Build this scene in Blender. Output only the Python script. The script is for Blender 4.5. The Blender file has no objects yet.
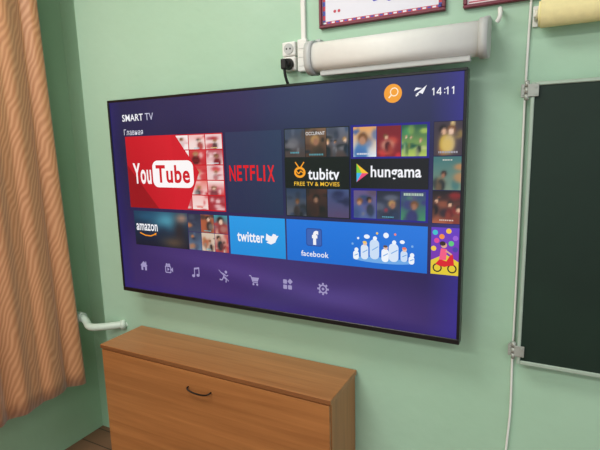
import bpy, bmesh, math, random
from mathutils import Matrix, Vector
random.seed(11)
scene=bpy.context.scene
scene.view_settings.view_transform='Standard'
COL=scene.collection

def lin(c):
    o=[]
    for v in c[:3]:
        v=max(0,v)/255.0
        o.append(v/12.92 if v<=.04045 else ((v+.055)/1.055)**2.4)
    return (o[0],o[1],o[2],1.0)

# ---------------------------------------------------------------- materials
def newmat(name):
    m=bpy.data.materials.new(name); m.use_nodes=True
    nt=m.node_tree; b=nt.nodes['Principled BSDF']
    return m,nt,b
def plain(name,rgb,rough=.5,metal=0.0,spec=.5,noise=0.04,scale=30):
    m,nt,b=newmat(name)
    b.inputs['Roughness'].default_value=rough
    b.inputs['Metallic'].default_value=metal
    b.inputs['Specular IOR Level'].default_value=spec
    tc=nt.nodes.new('ShaderNodeTexCoord'); n=nt.nodes.new('ShaderNodeTexNoise')
    n.inputs['Scale'].default_value=scale; n.inputs['Detail'].default_value=4
    nt.links.new(tc.outputs['Object'],n.inputs['Vector'])
    r=nt.nodes.new('ShaderNodeValToRGB')
    c=lin(rgb)
    r.color_ramp.elements[0].position=.3; r.color_ramp.elements[1].position=.7
    r.color_ramp.elements[0].color=tuple(x*(1-noise) for x in c[:3])+(1,)
    r.color_ramp.elements[1].color=tuple(min(1,x*(1+noise)) for x in c[:3])+(1,)
    nt.links.new(n.outputs['Fac'],r.inputs['Fac']); nt.links.new(r.outputs['Color'],b.inputs['Base Color'])
    return m

def wallmat(name,rgb):
    m,nt,b=newmat(name)
    b.inputs['Roughness'].default_value=.38; b.inputs['Specular IOR Level'].default_value=.45
    tc=nt.nodes.new('ShaderNodeTexCoord')
    n=nt.nodes.new('ShaderNodeTexNoise'); n.inputs['Scale'].default_value=1.8; n.inputs['Detail'].default_value=6
    n2=nt.nodes.new('ShaderNodeTexNoise'); n2.inputs['Scale'].default_value=16; n2.inputs['Detail'].default_value=6
    n3=nt.nodes.new('ShaderNodeTexNoise'); n3.inputs['Scale'].default_value=3.5; n3.inputs['Detail'].default_value=3
    for x in (n,n2,n3): nt.links.new(tc.outputs['Object'],x.inputs['Vector'])
    r=nt.nodes.new('ShaderNodeValToRGB'); c=lin(rgb)
    r.color_ramp.elements[0].position=.3; r.color_ramp.elements[1].position=.7
    r.color_ramp.elements[0].color=(c[0]*.95,c[1]*.965,c[2]*.95,1)
    r.color_ramp.elements[1].color=(min(1,c[0]*1.04),min(1,c[1]*1.02),min(1,c[2]*1.04),1)
    nt.links.new(n.outputs['Fac'],r.inputs['Fac']); nt.links.new(r.outputs['Color'],b.inputs['Base Color'])
    a=nt.nodes.new('ShaderNodeMath'); a.operation='MULTIPLY_ADD'; a.inputs[1].default_value=.25
    nt.links.new(n2.outputs['Fac'],a.inputs[0]); nt.links.new(n3.outputs['Fac'],a.inputs[2])
    bp=nt.nodes.new('ShaderNodeBump'); bp.inputs['Strength'].default_value=.55; bp.inputs['Distance'].default_value=.012
    nt.links.new(a.outputs[0],bp.inputs['Height']); nt.links.new(bp.outputs['Normal'],b.inputs['Normal'])
    return m

def wood(name,dark,light,axis='X',rough=.36):
    m,nt,b=newmat(name)
    b.inputs['Roughness'].default_value=rough
    tc=nt.nodes.new('ShaderNodeTexCoord'); mp=nt.nodes.new('ShaderNodeMapping')
    s={'X':(.9,26,26),'Z':(26,26,.9),'Y':(26,.9,26)}[axis]
    mp.inputs['Scale'].default_value=s
    nt.links.new(tc.outputs['Object'],mp.inputs['Vector'])
    n=nt.nodes.new('ShaderNodeTexNoise'); n.inputs['Scale'].default_value=1.0; n.inputs['Detail'].default_value=5; n.inputs['Distortion'].default_value=.5
    n2=nt.nodes.new('ShaderNodeTexNoise'); n2.inputs['Scale'].default_value=5.0; n2.inputs['Detail'].default_value=6
    nt.links.new(mp.outputs[0],n.inputs['Vector']); nt.links.new(mp.outputs[0],n2.inputs['Vector'])
    r=nt.nodes.new('ShaderNodeValToRGB'); r.color_ramp.elements[0].position=.25; r.color_ramp.elements[1].position=.75
    r.color_ramp.elements[0].color=lin(dark); r.color_ramp.elements[1].color=lin(light)
    mx=nt.nodes.new('ShaderNodeMath'); mx.operation='MULTIPLY_ADD'; mx.inputs[1].default_value=.5
    sb=nt.nodes.new('ShaderNodeMath'); sb.operation='SUBTRACT'; sb.inputs[1].default_value=.25
    nt.links.new(n2.outputs['Fac'],mx.inputs[0]); nt.links.new(n.outputs['Fac'],mx.inputs[2])
    nt.links.new(mx.outputs[0],sb.inputs[0]); nt.links.new(sb.outputs[0],r.inputs['Fac'])
    nt.links.new(r.outputs['Color'],b.inputs['Base Color'])
    return m

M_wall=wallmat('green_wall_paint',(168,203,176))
M_wall_shaded=wallmat('green_wall_paint_shaded',(158,194,160))  # same green paint, dimmer light on recess and left wall put into its colour
M_ceil=plain('ceiling_white',(225,225,220),.8)
M_white=plain('white_plastic',(230,230,224),.5,noise=.02)
M_white2=plain('grey_plastic_cap',(186,189,186),.5,noise=.02)
M_off=plain('offwhite_enamel',(200,216,200),.38,noise=.03)
M_black=plain('black_plastic',(9,9,11),.3,noise=.05)
M_blackr=plain('black_rubber',(14,14,15),.6,noise=.05)
M_board=plain('chalkboard_green',(22,42,32),.5,noise=.14,scale=5,spec=.3)
M_alu=plain('painted_metal_frame',(168,186,170),.4,metal=.1,noise=.04)
M_steel=plain('hinge_steel',(166,170,162),.4,metal=.3,noise=.06)
M_wood=wood('cabinet_wood_front',(148,93,49),(179,118,66),'X')
M_woodt=wood('cabinet_wood_top',(152,98,54),(184,125,74),'X')
M_woodz=wood('cabinet_wood_side',(152,98,53),(183,122,70),'Z')
M_band=wood('cabinet_edge_band',(116,70,36),(142,90,52),'X')
M_bronze=plain('dark_metal_handle',(26,20,16),.4,metal=.4)
M_maroon=plain('maroon_frame',(112,30,50),.4)
M_cream=plain('cream_fabric',(246,236,178),.8,noise=.04,scale=60)

def attrmat(name,emit,rough=.25,spec=.3):
    m,nt,b=newmat(name)
    at=nt.nodes.new('ShaderNodeAttribute'); at.attribute_name='Col'
    b.inputs['Roughness'].default_value=rough; b.inputs['Specular IOR Level'].default_value=spec
    if emit>0:
        b.inputs['Base Color'].default_value=(.004,.004,.006,1)
        nt.links.new(at.outputs['Color'],b.inputs['Emission Color']); b.inputs['Emission Strength'].default_value=emit
    else:
        nt.links.new(at.outputs['Color'],b.inputs['Base Color'])
    return m
M_screen=attrmat('lit_display',1.0,.18,.4)
M_print=attrmat('printed_paper',0,.4,.4)

# ---------------------------------------------------------------- object helpers
def link(o,parent=None):
    COL.objects.link(o)
    if parent: o.parent=parent
    return o
def meshobj(name,bm,mats,parent=None,smooth=False,loc=None):
    me=bpy.data.meshes.new(name)
    bmesh.ops.recalc_face_normals(bm,faces=bm.faces)
    bm.to_mesh(me); bm.free()
    for m in (mats if isinstance(mats,(list,tuple)) else [mats]): me.materials.append(m)
    if smooth:
        for p in me.polygons: p.use_smooth=True
    o=bpy.data.objects.new(name,me)
    return link(o,parent)
def tag(o,label,cat,group=None):
    o['label']=label; o['category']=cat
    if group:o['group']=group
def struct(o,label=None):
    o['kind']='structure'
def empty(name,loc):
    e=bpy.data.objects.new(name,None); e.empty_display_size=.05; e.location=loc
    return link(e)
def add_box(bm,lo,hi,bev=0,seg=2,mi=0):
    g=bmesh.ops.create_cube(bm,size=1)
    c=[(a+b)/2 for a,b in zip(lo,hi)]; s=[abs(b-a) for a,b in zip(lo,hi)]
    vs=g['verts']
    for v in vs: v.co=Vector((c[0]+v.co.x*s[0],c[1]+v.co.y*s[1],c[2]+v.co.z*s[2]))
    fs=set(f for v in vs for f in v.link_faces)
    for f in fs: f.material_index=mi
    if bev>0:
        es=set(e for v in vs for e in v.link_edges)
        r=bmesh.ops.bevel(bm,geom=list(es),offset=bev,segments=seg,profile=.5,affect='EDGES')
        for f in r['faces']: f.material_index=mi
def box(name,lo,hi,mat,parent=None,bev=0,seg=2):
    bm=bmesh.new(); add_box(bm,lo,hi,bev,seg)
    return meshobj(name,bm,mat,parent)
def add_cyl(bm,p,q,r,n=24,r2=None,mi=0,cap=True):
    p=Vector(p);q=Vector(q);d=q-p
    rot=d.to_track_quat('Z','Y').to_matrix().to_4x4()
    M=Matrix.Translation((p+q)/2)@rot
    g=bmesh.ops.create_cone(bm,cap_ends=cap,segments=n,radius1=r,radius2=r if r2 is None else r2,depth=d.length,matrix=M)
    for v in g['verts']:
        for f in v.link_faces: f.material_index=mi; f.smooth=len(f.verts)==4
def add_prism_x(bm,prof,x0,x1,mi=0,smooth=True):
    a=[bm.verts.new((x0,y,z)) for y,z in prof]; b=[bm.verts.new((x1,y,z)) for y,z in prof]
    n=len(prof)
    for i in range(n):
        f=bm.faces.new((a[i],a[(i+1)%n],b[(i+1)%n],b[i])); f.smooth=smooth; f.material_index=mi
    f=bm.faces.new(a); f.material_index=mi; f=bm.faces.new(b[::-1]); f.material_index=mi
def tube(name,pts,r,mat,parent=None,res=10):
    cu=bpy.data.curves.new(name,'CURVE'); cu.dimensions='3D'; cu.bevel_depth=r; cu.bevel_resolution=4; cu.resolution_u=res
    sp=cu.splines.new('NURBS'); sp.points.add(len(pts)-1)
    for i,p in enumerate(pts): sp.points[i].co=(p[0],p[1],p[2],1)
    sp.use_endpoint_u=True; sp.order_u=min(4,len(pts))
    cu.use_fill_caps=True
    t=bpy.data.objects.new('tmp',cu); COL.objects.link(t)
    dg=bpy.context.evaluated_depsgraph_get(); dg.update()
    me=bpy.data.meshes.new_from_object(t.evaluated_get(dg)); 
    bpy.data.objects.remove(t)
    me.name=name; me.materials.clear(); me.materials.append(mat)
    for p in me.polygons: p.use_smooth=True
    o=bpy.data.objects.new(name,me); return link(o,parent)

# ---------------------------------------------------------------- flat coloured artwork on a real panel
_tc={}
def textgeo(s,bold=0.0,sp=1.0):
    k=(s,bold,sp)
    if k in _tc: return _tc[k]
    cu=bpy.data.curves.new('t','FONT'); cu.body=s; cu.offset=bold; cu.resolution_u=3; cu.space_character=sp
    t=bpy.data.objects.new('t',cu); COL.objects.link(t)
    dg=bpy.context.evaluated_depsgraph_get(); dg.update()
    me=bpy.data.meshes.new_from_object(t.evaluated_get(dg))
    V=[(v.co.x,v.co.y) for v in me.vertices]; F=[tuple(p.vertices) for p in me.polygons]
    bpy.data.objects.remove(t); bpy.data.meshes.remove(me)
    x0=min(v[0] for v in V);x1=max(v[0] for v in V);y0=min(v[1] for v in V);y1=max(v[1] for v in V)
    V=[((x-x0)/(x1-x0),(y-y0)/(y1-y0)) for x,y in V]
    _tc[k]=(V,F); return _tc[k]
def mix(a,b,t): return tuple(a[i]*(1-t)+b[i]*t for i in range(3))
class Art:
    def __init__(s,x0,y,z0,eps=.00025):
        s.x0=x0;s.y=y;s.z0=z0;s.eps=eps;s.V=[];s.F=[];s.C=[]
    def poly(s,pts,col,L=1,cols=None):
        a=sum(pts[i][0]*pts[(i+1)%len(pts)][1]-pts[(i+1)%len(pts)][0]*pts[i][1] for i in range(len(pts)))
        if a<0:
            pts=pts[::-1]
            if cols: cols=cols[::-1]
        b=len(s.V)
        for p in pts: s.V.append((s.x0+p[0],s.y-L*s.eps,s.z0+p[1]))
        s.F.append(tuple(range(b,b+len(pts))))
        s.C.append([lin(c) for c in cols] if cols else [lin(col)]*len(pts))
    def rect(s,u0,v0,u1,v1,col,L=1,top=None):
        s.poly([(u0,v0),(u1,v0),(u1,v1),(u0,v1)],col,L,[col,col,top,top] if top else None)
    def field(s,u0,v0,u1,v1,nx,ny,fn,L=1):
        for i in range(nx):
            for j in range(ny):
                a=u0+(u1-u0)*i/nx;b_=u0+(u1-u0)*(i+1)/nx;c=v0+(v1-v0)*j/ny;d=v0+(v1-v0)*(j+1)/ny
                s.poly([(a,c),(b_,c),(b_,d),(a,d)],None,L,[fn(i/nx,j/ny),fn((i+1)/nx,j/ny),fn((i+1)/nx,(j+1)/ny),fn(i/nx,(j+1)/ny)])
    def rrect(s,u0,v0,u1,v1,r,col,L=1):
        pts=[]
        for cx,cy,a0 in ((u1-r,v0+r,-90),(u1-r,v1-r,0),(u0+r,v1-r,90),(u0+r,v0+r,180)):
            for k in range(7):
                a=math.radians(a0+k*15); pts.append((cx+r*math.cos(a),cy+r*math.sin(a)))
        s.poly(pts,col,L)
    def disc(s,u,v,r,col,L=1,ry=None,n=24):
        ry=ry or r
        s.poly([(u+r*math.cos(2*math.pi*i/n),v+ry*math.sin(2*math.pi*i/n)) for i in range(n)],col,L)
    def ring(s,u,v,r,w,col,L=1,a0=0,a1=360,n=24):
        for i in range(n):
            a=math.radians(a0+(a1-a0)*i/n);b=math.radians(a0+(a1-a0)*(i+1)/n)
            s.poly([(u+r*math.cos(a),v+r*math.sin(a)),(u+(r+w)*math.cos(a),v+(r+w)*math.sin(a)),(u+(r+w)*math.cos(b),v+(r+w)*math.sin(b)),(u+r*math.cos(b),v+r*math.sin(b))],col,L)
    def line(s,p,q,w,col,L=1):
        d=Vector((q[0]-p[0],q[1]-p[1])); d.normalize(); n=Vector((-d.y,d.x))*w/2
        s.poly([(p[0]-n.x,p[1]-n.y),(q[0]-n.x,q[1]-n.y),(q[0]+n.x,q[1]+n.y),(p[0]+n.x,p[1]+n.y)],col,L)
    def path(s,pts,w,col,L=1):
        for a,b in zip(pts[:-1],pts[1:]): s.line(a,b,w,col,L)
    def text(s,t,u0,v0,u1,v1,col,L=1,bold=0.0,sp=1.0):
        V,F=textgeo(t,bold,sp); b=len(s.V)
        for x,y in V: s.V.append((s.x0+u0+x*(u1-u0),s.y-L*s.eps,s.z0+v0+y*(v1-v0)))
        for f in F: s.F.append(tuple(b+i for i in f)); s.C.append([lin(col)]*len(f))
    def build(s,name,mat,parent=None):
        me=bpy.data.meshes.new(name); me.from_pydata(s.V,[],s.F)
        ca=me.color_attributes.new('Col','FLOAT_COLOR','CORNER')
        i=0
        for c in s.C:
            for k in c: ca.data[i].color=k; i+=1
        me.materials.append(mat)
        o=bpy.data.objects.new(name,me); return link(o,parent)

# ================================================================= ROOM
bm=bmesh.new(); add_box(bm,(-.27,0,-.0),(4.2,.25,3.0))
w=meshobj('wall_back',bm,M_wall); struct(w)
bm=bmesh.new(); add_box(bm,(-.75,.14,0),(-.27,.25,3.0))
w=meshobj('wall_recess',bm,M_wall_shaded); struct(w)
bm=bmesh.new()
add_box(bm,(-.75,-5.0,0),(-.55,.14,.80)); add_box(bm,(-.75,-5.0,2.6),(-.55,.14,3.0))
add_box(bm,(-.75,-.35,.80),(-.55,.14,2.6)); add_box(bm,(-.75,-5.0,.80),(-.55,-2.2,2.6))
w=meshobj('wall_left',bm,M_wall_shaded); struct(w)
bm=bmesh.new()
add_box(bm,(-.72,-2.2,.80),(-.64,-2.12,2.6)); add_box(bm,(-.72,-.43,.80),(-.64,-.35,2.6))
add_box(bm,(-.72,-2.12,.80),(-.64,-.43,.88)); add_box(bm,(-.72,-2.12,2.52),(-.64,-.43,2.6)); add_box(bm,(-.71,-1.31,.88),(-.65,-1.24,2.52))
w=meshobj('window_1',bm,M_white); struct(w)
m,nt,b=newmat('brown_floor_boards'); b.inputs['Roughness'].default_value=.45
tc=nt.nodes.new('ShaderNodeTexCoord'); br=nt.nodes.new('ShaderNodeTexBrick')
br.inputs['Color1'].default_value=lin((120,84,62)); br.inputs['Color2'].default_value=lin((134,96,72)); br.inputs['Mortar'].default_value=lin((52,36,28))
br.inputs['Scale'].default_value=1; br.inputs['Brick Width'].default_value=1.6; br.inputs['Row Height'].default_value=.11; br.inputs['Mortar Size'].default_value=.003
nt.links.new(tc.outputs['Object'],br.inputs['Vector']); nt.links.new(br.outputs['Color'],b.inputs['Base Color'])
w=box('floor',(-.75,-5,-.1),(4.2,.25,0),m); struct(w)
w=box('ceiling',(-.75,-5,3.0),(4.2,.25,3.1),M_ceil); struct(w)

# ================================================================= TV
ZB=.9537; TW=1.45; TH=.8276
tv=empty('television',(TW/2,-.055,ZB)); tag(tv,'large flat black television on the green wall showing an app menu','television')
off=Vector((TW/2,-.055,ZB))
def under(o,par,po):
    o.parent=par; o.matrix_parent_inverse=Matrix.Translation(-Vector(po)); return o
bm=bmesh.new()
yb,yf=-.062,-.1005
def quadring(bm,o,i,y0,y1,bev=.003):
    add_box(bm,(o[0],y1,o[1]),(o[2],y0,i[1]),.0015,1)
    add_box(bm,(o[0],y1,i[3]),(o[2],y0,o[3]),.0015,1)
    add_box(bm,(o[0],y1,i[1]),(i[0],y0,i[3]),.0012,1)
    add_box(bm,(i[2],y1,i[1]),(o[2],y0,i[3]),.0012,1)
quadring(bm,(0,ZB,TW,ZB+TH),(.009,ZB+.017,TW-.009,ZB+TH-.009),yb,yf-.002)
o=meshobj('bezel',bm,M_black); under(o,tv,off)
bm=bmesh.new()
add_box(bm,(.004,-.0965,ZB+.004),(TW-.004,-.070,ZB+TH-.004),.004,2)
add_box(bm,(.12,-.072,ZB+.05),(TW-.12,-.035,ZB+.52),.012,3)
o=meshobj('casing',bm,M_blackr); under(o,tv,off)
bm=bmesh.new()
add_box(bm,(.45,-.036,ZB+.2),(1.0,-.028,ZB+.26)); add_box(bm,(.45,-.036,ZB+.42),(1.0,-.028,ZB+.48))
add_box(bm,(.5,-.034,ZB+.15),(.54,-.0,ZB+.5)); add_box(bm,(.9,-.034,ZB+.15),(.94,-.0,ZB+.5))
o=meshobj('wall_mount',bm,M_steel); under(o,tv,off)

A=Art(0,-.0985,ZB)
U0,U1,V0,V1=.009,TW-.009,.017,TH-.009
def bg(x,y):
    c=mix((50,36,92),(24,28,62),min(1,y*1.2))
    c=mix(c,(76,50,122),max(0,1-((x-.45)/.5)**2-((y-.14)/.34)**2)*.65)
    c=mix(c,(54,58,102),max(0,1-((x-.72)/.5)**2-((y-1.02)/.32)**2)*.75)
    c=mix(c,(46,44,92),max(0,1-((x-.25)/.4)**2-((y-.98)/.25)**2)*.6)
    c=mix(c,(82,74,140),.45*math.exp(-((x-.72)/.16)**2-((y-.10-.25*(x-.72))/.05)**2))
    for (y0,am,w_,k,cc) in ((.17,.05,.05,5.0,(88,62,136)),(.07,.04,.045,4.0,(34,26,78)),(.12,.06,.035,3.1,(92,74,146))):
        yy=y0+am*math.sin(k*x+1.0)-.10*(x-.5)
        c=mix(c,cc,.24*math.exp(-((y-yy)/w_)**2)*min(1,max(0,(x)*2.5)))
    e=max(0,(x-.93)/.07); c=mix(c,(54,46,150),e*.7)
    e=max(0,(.05-x)/.05); c=mix(c,(34,30,112),e*.5)
    e=max(0,(.05-y)/.05); c=mix(c,(44,34,120),e*.4)
    return c
A.field(U0,V0,U1,V1,60,48,bg,0)
W=(240,240,245)
A.text('SMART',.079,.738,.196,.766,W,2,.015,1.05)
A.text('TV',.208,.738,.252,.766,(200,200,225),2)
A.text('Главная',.083,.682,.190,.706,(225,225,235),2,0,1.05)
A.disc(1.234,.771,.028,(242,158,42),2)
A.ring(1.238,.775,.010,.0032,(255,235,200),3); A.line((1.230,.767),(1.221,.758),.004,(255,235,200),3)
A.poly([(1.302,.762),(1.336,.788),(1.324,.763),(1.316,.767)],W,2); A.poly([(1.298,.773),(1.304,.783),(1.322,.780)],W,2); A.line((1.304,.758),(1.312,.764),.004,W,2)
def one(u,v0,v1,L=2):
    A.line((u,v0),(u,v1),.0030,W,L); A.line((u,v1-.001),(u-.0050,v1-.0055),.0028,W,L)
one(1.3565,.757,.7785); one(1.3680,.757,.7785) if 0 else None
for u in (1.3565,1.3965,1.4125): one(u,.757,.7785)
A.path([(1.3785,.763),(1.3650,.763),(1.3755,.7785)],.0028,W,2); A.line((1.3752,.757),(1.3752,.7785),.0030,W,2)
A.disc(1.3875,.7625,.0018,W,2,n=8); A.disc(1.3875,.7725,.0018,W,2,n=8)

def pic(u0,v0,u1,v1,pal,L=3,nb=8,fig=None,nx=12,ny=15,dark=.0):
    base=random.choice(pal); top=random.choice(pal)
    bl=[(random.random(),random.random(),random.uniform(.06,.3),random.uniform(.04,.2),random.choice(pal),random.uniform(.4,.95)) for _ in range(nb)]
    if fig is None: fig=random.choice((0,1,1,1,2,3))
    fg=[]
    for k in range(fig):
        big=random.uniform(.7,1.9)/(fig**.6)
        fx=(k+.5)/fig+random.uniform(-.15,.15); fy=random.uniform(.42,.76)
        coat=mix(random.choice(pal),(8,8,10),random.uniform(0,.8)); hair=random.choice(((40,28,24),(20,16,18),(110,70,40),(170,130,80)))
        skin=random.choice(((214,168,138),(176,128,100),(150,104,80),(225,190,165)))
        tilt=random.uniform(-.12,.12)
        fg+= [(fx+tilt,fy-.20-.13*big,.15*big,.20*big,coat,1.3),(fx+tilt*2,fy-.4,.13*big,.18,mix(coat,random.choice(pal),.5),.8),(fx,fy+.05*big,.11*big,.09*big,hair,1.2),(fx+.01+tilt*.3,fy-.01,.07*big,.07*big,skin,1.3)]
    tt=random.choice(((225,220,215),(210,60,45),(230,195,80),(200,200,210),(90,190,210)))
    ty=random.choice((.08,.10,.16,.9)); th=random.choice((.02,.03,.045)); tw=random.uniform(.0,.25)
    def fn(x,y):
        c=mix(base,top,y)
        for (bx,by,sx,sy,cc,a) in bl+fg:
            d=((x-bx)/sx)**2+((y-by)/sy)**2
            g=1/(1+d**3)          # fairly crisp shapes
            c=mix(c,cc,min(1,a*g))
        return mix(c,(6,6,10),dark)
    A.field(u0,v0,u1,v1,nx,ny,fn,L)
    if random.random()<.7:
        w=u1-u0;h=v1-v0; x=u0+w*(.1+tw)
        while x<u1-w*(.12+tw):
            ww=w*random.uniform(.03,.08); A.rect(x,v0+h*(ty-th),min(x+ww,u1-w*.1),v0+h*(ty+th),mix(mix(tt,base,.3),(20,20,20),dark),L+1); x+=ww+w*.02
def grid(u0,v0,u1,v1,cols_,rows_,pal,L=3,gap=.002,**k):
    for i in range(cols_):
        for j in range(rows_):
            p=pal[i%len(pal)] if isinstance(pal[0],list) else pal
            pic(u0+(u1-u0)*i/cols_+gap/2,v0+(v1-v0)*j/rows_+gap/2,u0+(u1-u0)*(i+1)/cols_-gap/2,v0+(v1-v0)*(j+1)/rows_-gap/2,p,L,**k)
# video tile (double width)
A.rect(.088,.380,.588,.676,(196,16,32),2)
grid(.345,.383,.586,.674,3,5,[[(245,235,232),(230,170,170),(250,244,240),(200,90,95)],[(205,60,65),(240,190,185),(190,40,50),(240,225,220),(225,120,110)],[(235,200,200),(180,80,90),(205,60,65),(160,40,50),(245,230,225)]],3,gap=.004,nx=12,ny=9,nb=6)
A.poly([(.088,.380),(.35,.380),(.35,.676),(.088,.676)],None,9,[(176,16,28),(204,20,38),(212,24,42),(196,18,34)])
A.poly([(.34,.380),(.40,.380),(.470,.53),(.360,.676),(.34,.676)],(206,22,40),9.5)
A.poly([(.088,.56),(.088,.380),(.25,.380)],(150,12,24),9.6)
A.text('You',.120,.480,.220,.566,(250,242,242),11,.025,1.08)
A.rrect(.229,.468,.442,.576,.028,(250,246,246),10)
A.text('Tube',.247,.486,.424,.558,(204,20,36),11,.028,1.08)
# film tile
A.rect(.600,.378,.839,.677,(32,44,76),2,(40,54,88))
for k,chh in enumerate('NETFLIX'):
    x0_=[.612,.643,.668,.694,.720,.745,.760][k]; w_=[.025,.019,.021,.019,.019,.0065,.026][k]
    x0_=.612+(x0_-.612)*1.12; A.text(chh,x0_,.497+(.004*(1-abs(k-3)/3)),x0_+w_*1.12,.556,(222,16,30),4,.02)
# tv tile with posters
A.rect(.850,.377,1.091,.680,(14,14,22),2)
dark=[(60,70,94),(40,46,66),(28,32,48),(104,110,128),(72,56,54),(120,118,124),(44,64,100),(22,24,32)]
blu=[(50,54,110),(36,40,80),(86,80,120),(76,96,150),(100,80,124)]
grid(.852,.582,1.089,.678,3,1,[dark,[(70,44,36),(40,30,30),(30,34,48),(120,90,70)],dark],3,nx=16,ny=20); grid(.852,.379,1.089,.476,3,1,[dark,[(40,30,34),(90,50,40),(20,20,26),(60,56,70)],blu],3,dark=.2,nx=16,ny=20)
A.text('OCCUPANT',.935,.655,1.005,.666,(235,235,235),9)
A.rect(.850,.479,1.091,.579,(8,8,10),9)
A.text('tubitv',.940,.506,1.056,.545,W,10,.022,1.04)
A.text('FREE TV & MOVIES',.886,.485,1.056,.499,(240,190,50),10,.01,1.04)
A.disc(.909,.531,.022,(245,160,30),10,ry=.019); A.disc(.909,.531,.014,(8,8,10),11,ry=.011)
A.path([(.895,.536),(.905,.526),(.913,.536),(.924,.527)],.004,(245,160,30),12)
A.line((.905,.548),(.892,.566),.004,(245,160,30),11); A.line((.913,.548),(.926,.566),.004,(245,160,30),11)
# music tile with posters
A.rect(1.096,.377,1.347,.682,(30,22,130),2)
redp=[(200,40,50),(230,90,60),(120,20,30),(240,200,160)]; grn=[(60,140,90),(30,80,60),(180,200,90),(240,230,180)]; skyp=[(90,150,210),(50,90,160),(220,230,240),(230,160,90)]
grid(1.104,.580,1.340,.676,3,1,[skyp,redp,grn],3,nx=16,ny=20); grid(1.104,.382,1.340,.474,3,1,[dark+blu,dark+redp[:1],blu+grn[:1]],3,nx=16,ny=20)
A.rect(1.096,.480,1.347,.575,(8,8,10),9)
A.text('hungama',1.164,.505,1.325,.553,W,10,.02,1.04)
A.poly([(1.116,.500),(1.116,.530),(1.134,.529)],(60,180,230),10); A.poly([(1.116,.530),(1.116,.560),(1.134,.529)],(120,200,60),10)
A.poly([(1.116,.560),(1.156,.529),(1.134,.529)],(245,190,40),10); A.poly([(1.116,.500),(1.156,.529),(1.134,.529)],(230,70,120),10)
# right column posters
A.rect(1.358,.377,1.441,.682,(20,18,60),2)
pic(1.360,.582,1.440,.680,[(230,190,70),(150,90,60),(240,210,140),(60,50,60)],3,fig=2,nx=18,ny=20)
pic(1.360,.480,1.440,.579,[(120,140,120),(60,110,110),(190,130,80),(40,50,50)],3,fig=1,nx=18,ny=20)
pic(1.360,.379,1.440,.477,[(140,30,30),(40,30,40),(170,90,60),(20,16,20)],3,fig=3,nx=18,ny=20)
# shop tile
def teal(x,y):
    c=mix((10,22,42),(22,60,88),y)
    for bx,by,sx,sy,cc,a in ((.62,.75,.25,.25,(80,160,180),.9),(.85,.5,.12,.4,(40,36,40),.9),(.55,.35,.12,.25,(20,40,60),.8),(.9,.85,.1,.12,(170,130,110),.9),(.72,.15,.2,.15,(120,90,60),.6),(.25,.85,.2,.12,(30,90,120),.7)):
        c=mix(c,cc,min(1,a*math.exp(-(((x-bx)/sx)**2+((y-by)/sy)**2))))
    return c
A.field(.100,.218,.395,.366,26,14,teal,2)
grid(.396,.219,.592,.366,3,2,[[(60,70,90),(90,120,150),(40,50,70),(200,120,70)],[(170,90,60),(210,190,170),(60,50,50)],[(180,60,60),(60,150,160),(220,200,180)]],3)
A.text('amazon',.112,.282,.232,.312,W,8,.015,1.03)
A.path([(.130,.272),(.160,.262),(.190,.261),(.218,.270)],.005,(245,150,30),8); A.poly([(.212,.274),(.224,.276),(.220,.264)],(245,150,30),8)
# social tile
A.rect(.600,.218,.843,.366,(26,140,216),2,(34,152,226))
A.text('twitter',.634,.270,.754,.309,W,4,.025,1.06)
bird=[(.760,.282),(.772,.280),(.762,.274),(.782,.268),(.800,.276),(.808,.292),(.815,.302),(.806,.301),(.803,.306),(.792,.308),(.786,.298),(.774,.301),(.764,.308),(.762,.296)]
A.poly(bird,W,4)
A.rect(.849,.217,1.347,.366,(22,106,206),2,(26,116,218))
A.rrect(.927,.275,.988,.338,.008,(40,70,150),4); A.rrect(.930,.278,.985,.335,.007,(58,96,176),5)
A.text('f',.950,.280,.974,.330,W,6,.05)
A.text('facebook',.906,.237,1.012,.257,W,4,.01,1.04)
# illustration : loose cluster of small white figures
wh=(236,242,250); pb=(120,170,226); sk=(230,190,170)
A.disc(1.20,.246,.10,(110,168,228),3,ry=.010)
for k,(x,h,wd_) in enumerate([(1.112,.030,.010),(1.142,.050,.013),(1.176,.066,.016),(1.212,.044,.012),(1.240,.060,.016),(1.274,.036,.011),(1.298,.026,.009)]):
    z0=.242+(k*7%3)*.003
    A.rrect(x-wd_,z0,x+wd_,z0+h,wd_*.9,(wh,(214,228,246),(200,220,244))[k%3],4+k%2)
    A.disc(x+.002,z0+h+.004,.007,sk if k%2 else wh,7,n=14)
    if k%2: A.disc(x+.001,z0+h+.008,.007,[(90,70,60),(240,200,90),(230,120,90)][k%3],8,ry=.004,n=12)
    A.line((x-wd_*.5,z0+h*.45),(x+wd_*.8,z0+h*.66),.003,pb,7)
A.disc(1.150,.322,.010,wh,4,ry=.007); A.disc(1.215,.330,.009,wh,4); A.disc(1.268,.312,.008,wh,4,ry=.006)
for x,y,cc in ((1.10,.295,pb),(1.30,.30,pb),(1.185,.335,(240,200,90)),(1.245,.335,(240,130,110)),(1.12,.315,wh)): A.disc(x,y,.004,cc,4,n=10)
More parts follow.
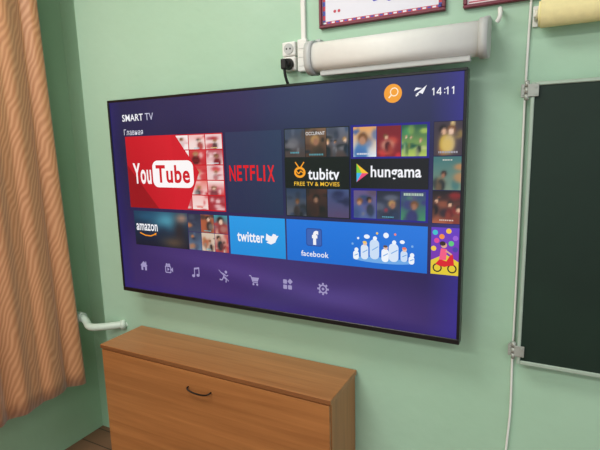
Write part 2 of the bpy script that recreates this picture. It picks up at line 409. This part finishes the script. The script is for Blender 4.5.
# lower right poster
A.rect(1.358,.219,1.441,.366,(130,44,160),2,(96,54,190))
A.poly([(1.358,.219),(1.441,.219),(1.441,.262),(1.400,.285),(1.358,.262)],(225,200,50),3)
for (x,y,cc) in [(1.37,.35,(60,190,200)),(1.41,.356,(240,190,60)),(1.43,.335,(150,90,210)),(1.375,.325,(220,70,150)),(1.43,.30,(70,60,160)),(1.39,.338,(240,140,60)),(1.418,.318,(90,200,120)),(1.366,.30,(240,200,70))]: A.disc(x,y,.008,cc,4)
A.ring(1.378,.240,.010,.004,(30,25,30),5); A.ring(1.422,.240,.010,.004,(30,25,30),5)
A.poly([(1.372,.252),(1.385,.268),(1.405,.262),(1.418,.286),(1.424,.284),(1.428,.250),(1.412,.248),(1.40,.244),(1.385,.246)],(215,30,40),6)
A.poly([(1.383,.266),(1.404,.266),(1.406,.300),(1.388,.302)],(240,90,130),7); A.disc(1.397,.312,.009,(215,165,135),8); A.disc(1.393,.317,.009,(50,30,25),9,ry=.007)
A.line((1.403,.295),(1.420,.284),.005,(215,165,135),8)
# dock icons
G=(158,148,192); wd=.0045
def cx(i): return .135+.1422*i
v=.124
u=cx(0); A.poly([(u-.022,v+.002),(u,v+.022),(u+.022,v+.002)],G,3); A.poly([(u-.016,v-.018),(u-.005,v-.018),(u-.005,v-.004),(u+.005,v-.004),(u+.005,v-.018),(u+.016,v-.018),(u+.016,v+.002),(u-.016,v+.002)],G,3); A.rect(u+.010,v+.008,u+.015,v+.021,G,3)
u=cx(1); A.path([(u-.018,v+.012),(u-.018,v-.014),(u+.010,v-.014),(u+.010,v+.012),(u-.020,v+.012)],wd,G,3); A.poly([(u+.010,v),(u+.022,v+.010),(u+.022,v-.012)],G,3); A.disc(u-.010,v+.019,.006,G,3); A.disc(u+.003,v+.019,.006,G,3); A.poly([(u-.008,v-.008),(u-.008,v+.007),(u+.004,v)],G,3)
u=cx(2); A.disc(u-.011,v-.014,.008,G,3,ry=.006); A.disc(u+.012,v-.010,.008,G,3,ry=.006); A.line((u-.005,v-.014),(u-.005,v+.018),.004,G,3); A.line((u+.018,v-.010),(u+.018,v+.022),.004,G,3); A.line((u-.007,v+.016),(u+.020,v+.021),.007,G,3)
u=cx(3); A.disc(u+.010,v+.018,.006,G,3); A.path([(u+.003,v+.010),(u-.003,v-.004),(u+.010,v-.010),(u+.008,v-.024)],.005,G,3); A.path([(u-.003,v-.004),(u-.010,v-.016),(u-.022,v-.014)],.005,G,3); A.path([(u-.016,v+.014),(u-.006,v+.012),(u+.002,v+.008),(u+.012,v+.002),(u+.020,v+.006)],.004,G,3); A.line((u-.024,v+.024),(u+.022,v-.018),.003,G,3)
u=cx(4); A.path([(u-.024,v+.016),(u-.016,v+.016),(u-.008,v-.008),(u+.014,v-.008)],.004,G,3); A.poly([(u-.014,v+.011),(u+.020,v+.011),(u+.014,v-.004),(u-.009,v-.004)],G,3); A.disc(u-.006,v-.016,.0045,G,3); A.disc(u+.011,v-.016,.0045,G,3)
u=cx(5)
for a,b2 in ((-.018,-.018),(-.018,.002),(.002,-.018)): A.rrect(u+a,v+b2,u+a+.016,v+b2+.016,.003,G,3)
A.poly([(u+.011,v+.001),(u+.022,v+.012),(u+.011,v+.023),(u,v+.012)],G,3)
u=cx(6); A.ring(u,v,.011,.005,G,3); A.disc(u,v,.005,G,3)
for k in range(8):
    a=k*math.pi/4; A.line((u+.014*math.cos(a),v+.014*math.sin(a)),(u+.022*math.cos(a),v+.022*math.sin(a)),.007,G,3)
o=A.build('screen',M_screen); under(o,tv,off); o['label']='lit display with app tiles and purple background'

# ================================================================= CABINET (folding table cabinet)
cof=(.53,-.13,0)
cb=empty('wooden_cabinet',cof); tag(cb,'low light-brown laminated wood folding-table cabinet against the wall','cabinet')
X0,X1=-.012,1.076; YF=-.243; ZT=.75
o=box('cabinet_top',(X0,YF,ZT-.018),(X1,-.005,ZT),M_woodt,bev=.0015); under(o,cb,cof)
bm=bmesh.new()
add_box(bm,(X0+.004,YF+.014,0),(X0+.022,-.012,ZT-.0185),.001,1); add_box(bm,(X1-.022,YF+.014,0),(X1-.004,-.012,ZT-.0185),.001,1)
add_box(bm,(X0+.02,-.11,.08),(X1-.02,-.094,ZT-.0185),.001,1); add_box(bm,(X0+.02,YF+.02,.06),(X1-.02,-.02,.078),.001,1)
o=meshobj('body',bm,M_woodz); under(o,cb,cof)
o=box('edge_band',(X0+.001,YF-.0008,ZT-.0165),(X1-.001,YF+.001,ZT-.0015),M_band); under(o,cb,cof)
fl=box('drop_leaf',(X0+.006,YF+.001,.035),(X1-.006,YF+.0115,ZT-.0225),M_wood,bev=.0015); under(fl,cb,cof)
h=tube('handle',[(.470,YF+.002,.662),(.470,YF-.010,.662),(.476,YF-.013,.656),(.505,YF-.014,.650),(.545,YF-.014,.650),(.574,YF-.013,.656),(.580,YF-.010,.662),(.580,YF+.002,.662)],.0032,M_bronze)
h.parent=fl; h['label']='dark metal bail handle'

# ================================================================= PIPE
e=empty('heating_pipe',(-.3,-.04,.73)); po=(-.3,-.04,.73); tag(e,'white painted heating pipe with elbow between curtain and wall','pipe')
o=tube('pipe',[(-.56,-.02,.755),(-.46,-.03,.748),(-.38,-.035,.742),(-.34,-.05,.728),(-.30,-.075,.722),(-.26,-.075,.724),(-.20,-.045,.729),(-.16,-.02,.732),(-.115,.02,.735)],.018,M_off); under(o,e,po)
bm=bmesh.new(); add_cyl(bm,(-.425,-.034,.745),(-.385,-.036,.742),.025,8)
o=meshobj('pipe_nut',bm,M_off); under(o,e,po)
bm=bmesh.new(); add_cyl(bm,(-.145,-.012,.733),(-.128,.004,.734),.024,20)
o=meshobj('wall_collar',bm,M_off); under(o,e,po)

# ================================================================= CURTAIN
m,nt,b=newmat('golden_satin_curtain')
b.inputs['Sheen Weight'].default_value=.35
tc=nt.nodes.new('ShaderNodeTexCoord'); mp=nt.nodes.new('ShaderNodeMapping')
nt.links.new(tc.outputs['UV'],mp.inputs['Vector'])
mp.inputs['Scale'].default_value=(1,.6,1)
wv=nt.nodes.new('ShaderNodeTexWave'); wv.wave_type='BANDS'; wv.bands_direction='DIAGONAL'; wv.inputs['Scale'].default_value=22; wv.inputs['Distortion'].default_value=8; wv.inputs['Detail'].default_value=.6; wv.inputs['Detail Scale'].default_value=.55
nt.links.new(mp.outputs[0],wv.inputs['Vector'])
r=nt.nodes.new('ShaderNodeValToRGB'); r.color_ramp.elements[0].position=.15; r.color_ramp.elements[1].position=.95
r.color_ramp.elements[0].color=lin((182,124,80)); r.color_ramp.elements[1].color=lin((206,151,106))
nt.links.new(wv.outputs['Fac'],r.inputs['Fac']); nt.links.new(r.outputs['Color'],b.inputs['Base Color'])
mr=nt.nodes.new('ShaderNodeMapRange'); mr.inputs['To Min'].default_value=.5; mr.inputs['To Max'].default_value=.34
nt.links.new(wv.outputs['Fac'],mr.inputs['Value']); nt.links.new(mr.outputs[0],b.inputs['Roughness'])
bm=bmesh.new(); uvl=bm.loops.layers.uv.new('UVMap')
NS,NT=380,30; g=[]
YS,YE=-.108,-1.9
for j in range(NT+1):
    t=j/NT; z=.41+t*2.35
    row=[]
    for i in range(NS+1):
        s=i/NS
        fl_=1+.25*(1-t)
        y=YS-.010*t+.034*(1-t)**1.5*math.exp(-s*8)+(YE-YS)*s
        ph=s*2*math.pi*15+.9*math.sin(s*17+1)+.15*math.sin(t*3+s*9)
        am=.016*(.8+.4*math.sin(s*23+2))*fl_
        x=-.385+am*math.sin(ph)+.002*math.sin(ph*2.3+t*2)
        y+=.004*math.cos(ph*1.0+.6)
        zz=z+(.006*math.sin(s*30) if j==0 else 0)
        row.append(bm.verts.new((x,y,zz)))
    g.append(row)
for j in range(NT):
    for i in range(NS):
        f=bm.faces.new((g[j][i],g[j][i+1],g[j+1][i+1],g[j+1][i])); f.smooth=True
        for l,(a,c) in zip(f.loops,((i,j),(i+1,j),(i+1,j+1),(i,j+1))): l[uvl].uv=(a/NS*2.8,c/NT*2.35)
o=meshobj('curtain',bm,m,smooth=True)
sd=o.modifiers.new('s','SOLIDIFY'); sd.thickness=.003
tag(o,'long golden-tan satin curtain with wavy pattern hanging in folds','curtain')
o=tube('curtain_rod',[(-.385,.0,2.78),(-.385,-1,2.78),(-.385,-2,2.78)],.014,M_white)
bm=bmesh.new(); bm.from_mesh(o.data)
for yy in (-.04,-1.95): add_box(bm,(-.56,yy-.012,2.76),(-.375,yy+.012,2.80))
bm.to_mesh(o.data); bm.free()
tag(o,'white curtain rod above the window','curtain rod')

# ================================================================= PROJECTION SCREEN HOUSING
ph=empty('projection_screen',(1.22,-.08,1.80)); pof=(1.22,-.08,1.80)
tag(ph,'rolled-up white projection screen in a tubular casing above the television','projection screen')
def prof(cy,cz,rx,rz,flat=.0,n=28):
    pts=[]
    for i in range(n):
        a=2*math.pi*i/n
        c=math.cos(a);s_=math.sin(a)
        p=.75
        pts.append((cy+rx*math.copysign(abs(c)**p,c),cz+rz*math.copysign(abs(s_)**p,s_)))
    return pts
bm=bmesh.new(); add_prism_x(bm,prof(-.075,1.858,.046,.047),.968,1.478)
o=meshobj('casing',bm,M_white); under(o,ph,pof)
for xa,xb in ((.945,.969),(1.477,1.500)):
    bm=bmesh.new(); add_prism_x(bm,prof(-.075,1.858,.051,.054),xa,xb)
    add_box(bm,((xa+xb)/2-.009,-.04,1.86),((xa+xb)/2+.009,0,1.925),.002,1)
    o=meshobj('end_cap',bm,M_white2); under(o,ph,pof); o['label']='light grey plastic end cap with wall bracket'
bm=bmesh.new(); add_box(bm,(.99,-.098,1.797),(1.455,-.078,1.814),.003,2)
o=meshobj('weight_bar',bm,M_white2); under(o,ph,pof)
tube('wall_hook',[(1.520,.0,1.94),(1.520,-.03,1.945),(1.522,-.045,1.935),(1.524,-.045,1.915),(1.515,-.04,1.905)],.006,M_white)
tag(bpy.data.objects['wall_hook'],'small white hook on the wall beside the projection screen','hook')

# ================================================================= SOCKET + PLUG + DUCT
so=empty('power_socket',(.842,0,1.885)); sof=(.842,0,1.885); tag(so,'white double wall socket beside the cable duct','socket')
bm=bmesh.new(); add_box(bm,(.810,-.024,1.886),(.862,.001,1.934),.005,3); add_box(bm,(.810,-.024,1.836),(.862,.001,1.884),.005,3)
o=meshobj('socket_body',bm,M_white); under(o,so,sof)
bm=bmesh.new()
for zz in (1.860,1.910):
    add_cyl(bm,(.837,-.0235,zz),(.837,-.027,zz),.018,28)
o=meshobj('socket_face',bm,M_white2); under(o,so,sof)
bm=bmesh.new()
for dx in (-.007,.007): add_cyl(bm,(.837+dx,-.0265,1.910),(.837+dx,-.0276,1.910),.0032,12)
o=meshobj('socket_hole',bm,M_blackr); under(o,so,sof)
pl=empty('power_plug',(.841,-.028,1.862)); tag(pl,'black power plug with cable in the wall socket','plug')
bm=bmesh.new(); add_cyl(bm,(.837,-.0272,1.858),(.837,-.056,1.858),.020,24,.015); add_box(bm,(.827,-.070,1.836),(.847,-.045,1.872),.005,2)
o=meshobj('plug_body',bm,M_blackr); under(o,pl,(.841,-.028,1.862))
o=tube('power_cable',[(.837,-.058,1.84),(.837,-.058,1.815),(.842,-.045,1.79),(.85,-.02,1.74),(.85,-.015,1.65)],.005,M_blackr); under(o,pl,(.841,-.028,1.862))
bm=bmesh.new(); add_box(bm,(.880,-.012,1.932),(.897,.001,2.95),.002,1); add_box(bm,(.868,-.020,1.830),(.905,.001,1.938),.004,2)
for zz in (1.856,1.885,1.914): add_box(bm,(.872,-.0215,zz-.008),(.900,-.0195,zz+.008),.0008,1)
o=meshobj('cable_duct',bm,M_white); tag(o,'white plastic cable duct running up the wall','cable duct')

# ================================================================= POSTERS
def framed(name,x0,x1,z0,z1,label,kind):
    e=empty(name,((x0+x1)/2,0,z0)); of=((x0+x1)/2,0,z0); tag(e,label,'framed poster')
    bm=bmesh.new(); f=.010
    add_box(bm,(x0,-.018,z0),(x1,.0,z0+f),.002,1); add_box(bm,(x0,-.018,z1-f),(x1,.0,z1),.002,1)
    add_box(bm,(x0,-.018,z0+f),(x0+f,.0,z1-f),.002,1); add_box(bm,(x1-f,-.018,z0+f),(x1,.0,z1-f),.002,1)
    o=meshobj('picture_frame',bm,M_maroon); under(o,e,of)
    a=Art(x0,-.008,z0); w=x1-x0;h=z1-z0
    if kind=='map':
        a.rect(f*.5,f*.5,w-f*.5,h-f*.5,(226,226,236),0)
        b0=f+.001; bw=.010
        n=26
        for k in range(n):
            xa=b0+(w-2*b0)*k/n; xb=b0+(w-2*b0)*(k+1)/n; cc=((70,76,168),(196,52,72))[k%2]
            a.rect(xa,b0,xb,b0+bw,(190,50,70),1) ; a.rect(xa+.002,b0+.003,xb-.002,b0+bw-.002,(70,76,168) if k%2 else (232,230,238),2)
            a.rect(xa,h-b0-bw,xb,h-b0,cc,1)
        n=20
        for k in range(n):
            ya=b0+(h-2*b0)*k/n; yb_=b0+(h-2*b0)*(k+1)/n; cc=((70,76,168),(196,52,72))[k%2]
            a.rect(b0,ya,b0+bw,yb_,cc,1); a.rect(w-b0-bw,ya,w-b0,yb_,cc,1)
        a.poly([(.09,.105),(.12,.085),(.14,.090),(.16,.072),(.175,.078),(.19,.060),(.22,.066),(.24,.054),(.27,.062),(.285,.052),(.30,.070),(.33,.080),(.35,.11),(.34,.15),(.32,.2),(.26,.23),(.18,.22),(.12,.2),(.08,.14)],(92,98,200),2)
        a.poly([(.11,.12),(.14,.104),(.19,.080),(.25,.074),(.29,.080),(.32,.12),(.31,.18),(.25,.21),(.18,.2),(.13,.18),(.1,.14)],(160,184,232),3)
        for xx in (.055,.07,.34,.355): a.disc(xx,.050,.005,(190,60,80),2)
    else:
        a.rect(f*.5,f*.5,w-f*.5,h-f*.5,(230,222,224),0)
        a.rect(f+.005,f+.005,w-f-.005,f+.009,(196,90,110),1)
        a.rect(.03,h-.06,w-.03,h-.03,(180,40,60),2)
    o=a.build('poster_print',M_print); under(o,e,of)
framed('framed_poster',.952,1.367,1.963,2.28,'maroon-framed printed map poster above the projection screen','map')
framed('framed_poster.001',1.418,1.634,1.959,2.28,'maroon-framed pale printed sheet beside the map poster','text')

# ================================================================= CHALKBOARD
ch=empty('chalkboard',(2.2,-.03,.91)); cho=(2.2,-.03,.91); tag(ch,'dark green chalkboard with a grey metal frame on the wall','chalkboard')
BX0,BX1,BZ0,BZ1=1.611,2.9,.903,1.732
o=box('writing_surface',(BX0+.008,-.048,BZ0+.008),(BX1-.008,-.03,BZ1-.008),M_board); under(o,ch,cho)
bm=bmesh.new()
add_box(bm,(BX0,-.053,BZ0),(BX0+.010,-.022,BZ1),.002,1);add_box(bm,(BX1-.012,-.053,BZ0),(BX1,-.022,BZ1),.002,1)
add_box(bm,(BX0+.010,-.053,BZ0),(BX1-.012,-.022,BZ0+.012),.002,1);add_box(bm,(BX0+.010,-.053,BZ1-.010),(BX1-.012,-.022,BZ1),.002,1)
add_box(bm,(BX0+.1,-.03,BZ1-.06),(BX0+.14,0,BZ1-.02)); add_box(bm,(BX0+.1,-.03,BZ0+.02),(BX0+.14,0,BZ0+.06)); add_box(bm,(BX1-.14,-.03,BZ0+.02),(BX1-.1,0,BZ0+.06))
o=meshobj('board_frame',bm,M_alu); under(o,ch,cho)
for zz in (1.710,.945):
    bm=bmesh.new()
    add_box(bm,(1.588,-.046,zz-.018),(1.613,-.032,zz+.018),.002,1)
    add_box(bm,(1.586,-.052,zz-.018),(1.600,-.0455,zz+.018),.001,1)
    add_box(bm,(1.603,-.0575,zz-.017),(1.631,-.0525,zz+.017),.001,1)
    for k in range(3): add_cyl(bm,(1.601,-.051,zz-.026+.018*k),(1.601,-.051,zz-.0095+.018*k),.0065,16)
    for dz in (-.009,.009):
        add_cyl(bm,(1.623,-.057,zz+dz),(1.623,-.0605,zz+dz),.003,10)
        add_cyl(bm,(1.591,-.0515,zz+dz),(1.591,-.0545,zz+dz),.003,10)
    o=meshobj('hinge',bm,M_steel); under(o,ch,cho); o['label']='grey metal hinge bracket'
o=tube('white_cable',[(1.604,-.006,2.9),(1.600,-.006,2.05),(1.597,-.006,1.9),(1.594,-.006,1.75),(1.597,-.006,1.4),(1.598,-.006,1.0),(1.597,-.006,.85),(1.602,-.008,.7),(1.588,-.010,.55),(1.597,-.008,.4),(1.592,-.006,.2),(1.595,-.006,.0)],.0035,M_white)
tag(o,'thin white cable hanging along the wall behind the chalkboard','cable')
# roller map above the board
rm=empty('rolled_map',(2.2,-.05,1.88)); rmo=(2.2,-.05,1.88); tag(rm,'cream rolled wall map on a roller above the chalkboard','rolled map')
bm=bmesh.new()
add_cyl(bm,(1.625,-.050,1.908),(2.9,-.050,1.908),.036,40)
for k in range(3): add_cyl(bm,(1.620-.001*k,-.050,1.908),(1.626,-.050,1.908),.032-.009*k,32)
o=meshobj('sheet',bm,M_cream); under(o,rm,rmo)
for xa in (1.614,2.9):
    bm=bmesh.new(); add_cyl(bm,(xa-.004,-.050,1.908),(xa+.004,-.050,1.908),.012,20); add_box(bm,(xa-.006,-.062,1.90),(xa-.001,.0,1.918),.001,1); add_box(bm,(xa-.010,-.006,1.885),(xa+.004,.0,1.94),.001,1)
    o=meshobj('bracket',bm,M_white); under(o,rm,rmo)

# ================================================================= LIGHT
wd_=bpy.data.worlds.new('world'); scene.world=wd_; wd_.use_nodes=True
wd_.node_tree.nodes['Background'].inputs[0].default_value=(.88,.94,1.0,1); wd_.node_tree.nodes['Background'].inputs[1].default_value=.85
def area(name,loc,target,sx,sy,power,col=(1,1,1)):
    l=bpy.data.lights.new(name,'AREA'); l.shape='RECTANGLE'; l.size=sx; l.size_y=sy; l.energy=power; l.color=col
    o=bpy.data.objects.new(name,l); o.location=loc
    o.rotation_euler=(Vector(target)-Vector(loc)).to_track_quat('-Z','Y').to_euler(); COL.objects.link(o); return o
area('ceiling_lamp',(.4,-1.3,2.95),(.4,-1.3,0),1.4,.6,34,(1,.98,.95))
area('ceiling_lamp.001',(2.6,-3.2,2.95),(2.6,-3.2,0),1.2,.5,36,(1,.98,.95))
area('ceiling_lamp.002',(.4,-3.2,2.95),(.4,-3.2,0),1.2,.5,50,(1,.98,.95))

# ================================================================= CAMERA
cam=bpy.data.cameras.new('camera'); co=bpy.data.objects.new('camera',cam); COL.objects.link(co)
cam.sensor_width=36; cam.sensor_fit='HORIZONTAL'; cam.lens=472.8/600*36; cam.clip_start=.02
R=Matrix(((.8868,-.05447,.45888),(.46143,.15818,-.87296),(-.02505,.98592,.16541)))
co.matrix_world=Matrix.Translation((1.665,-1.5476,1.575))@R.to_4x4()
scene.camera=co
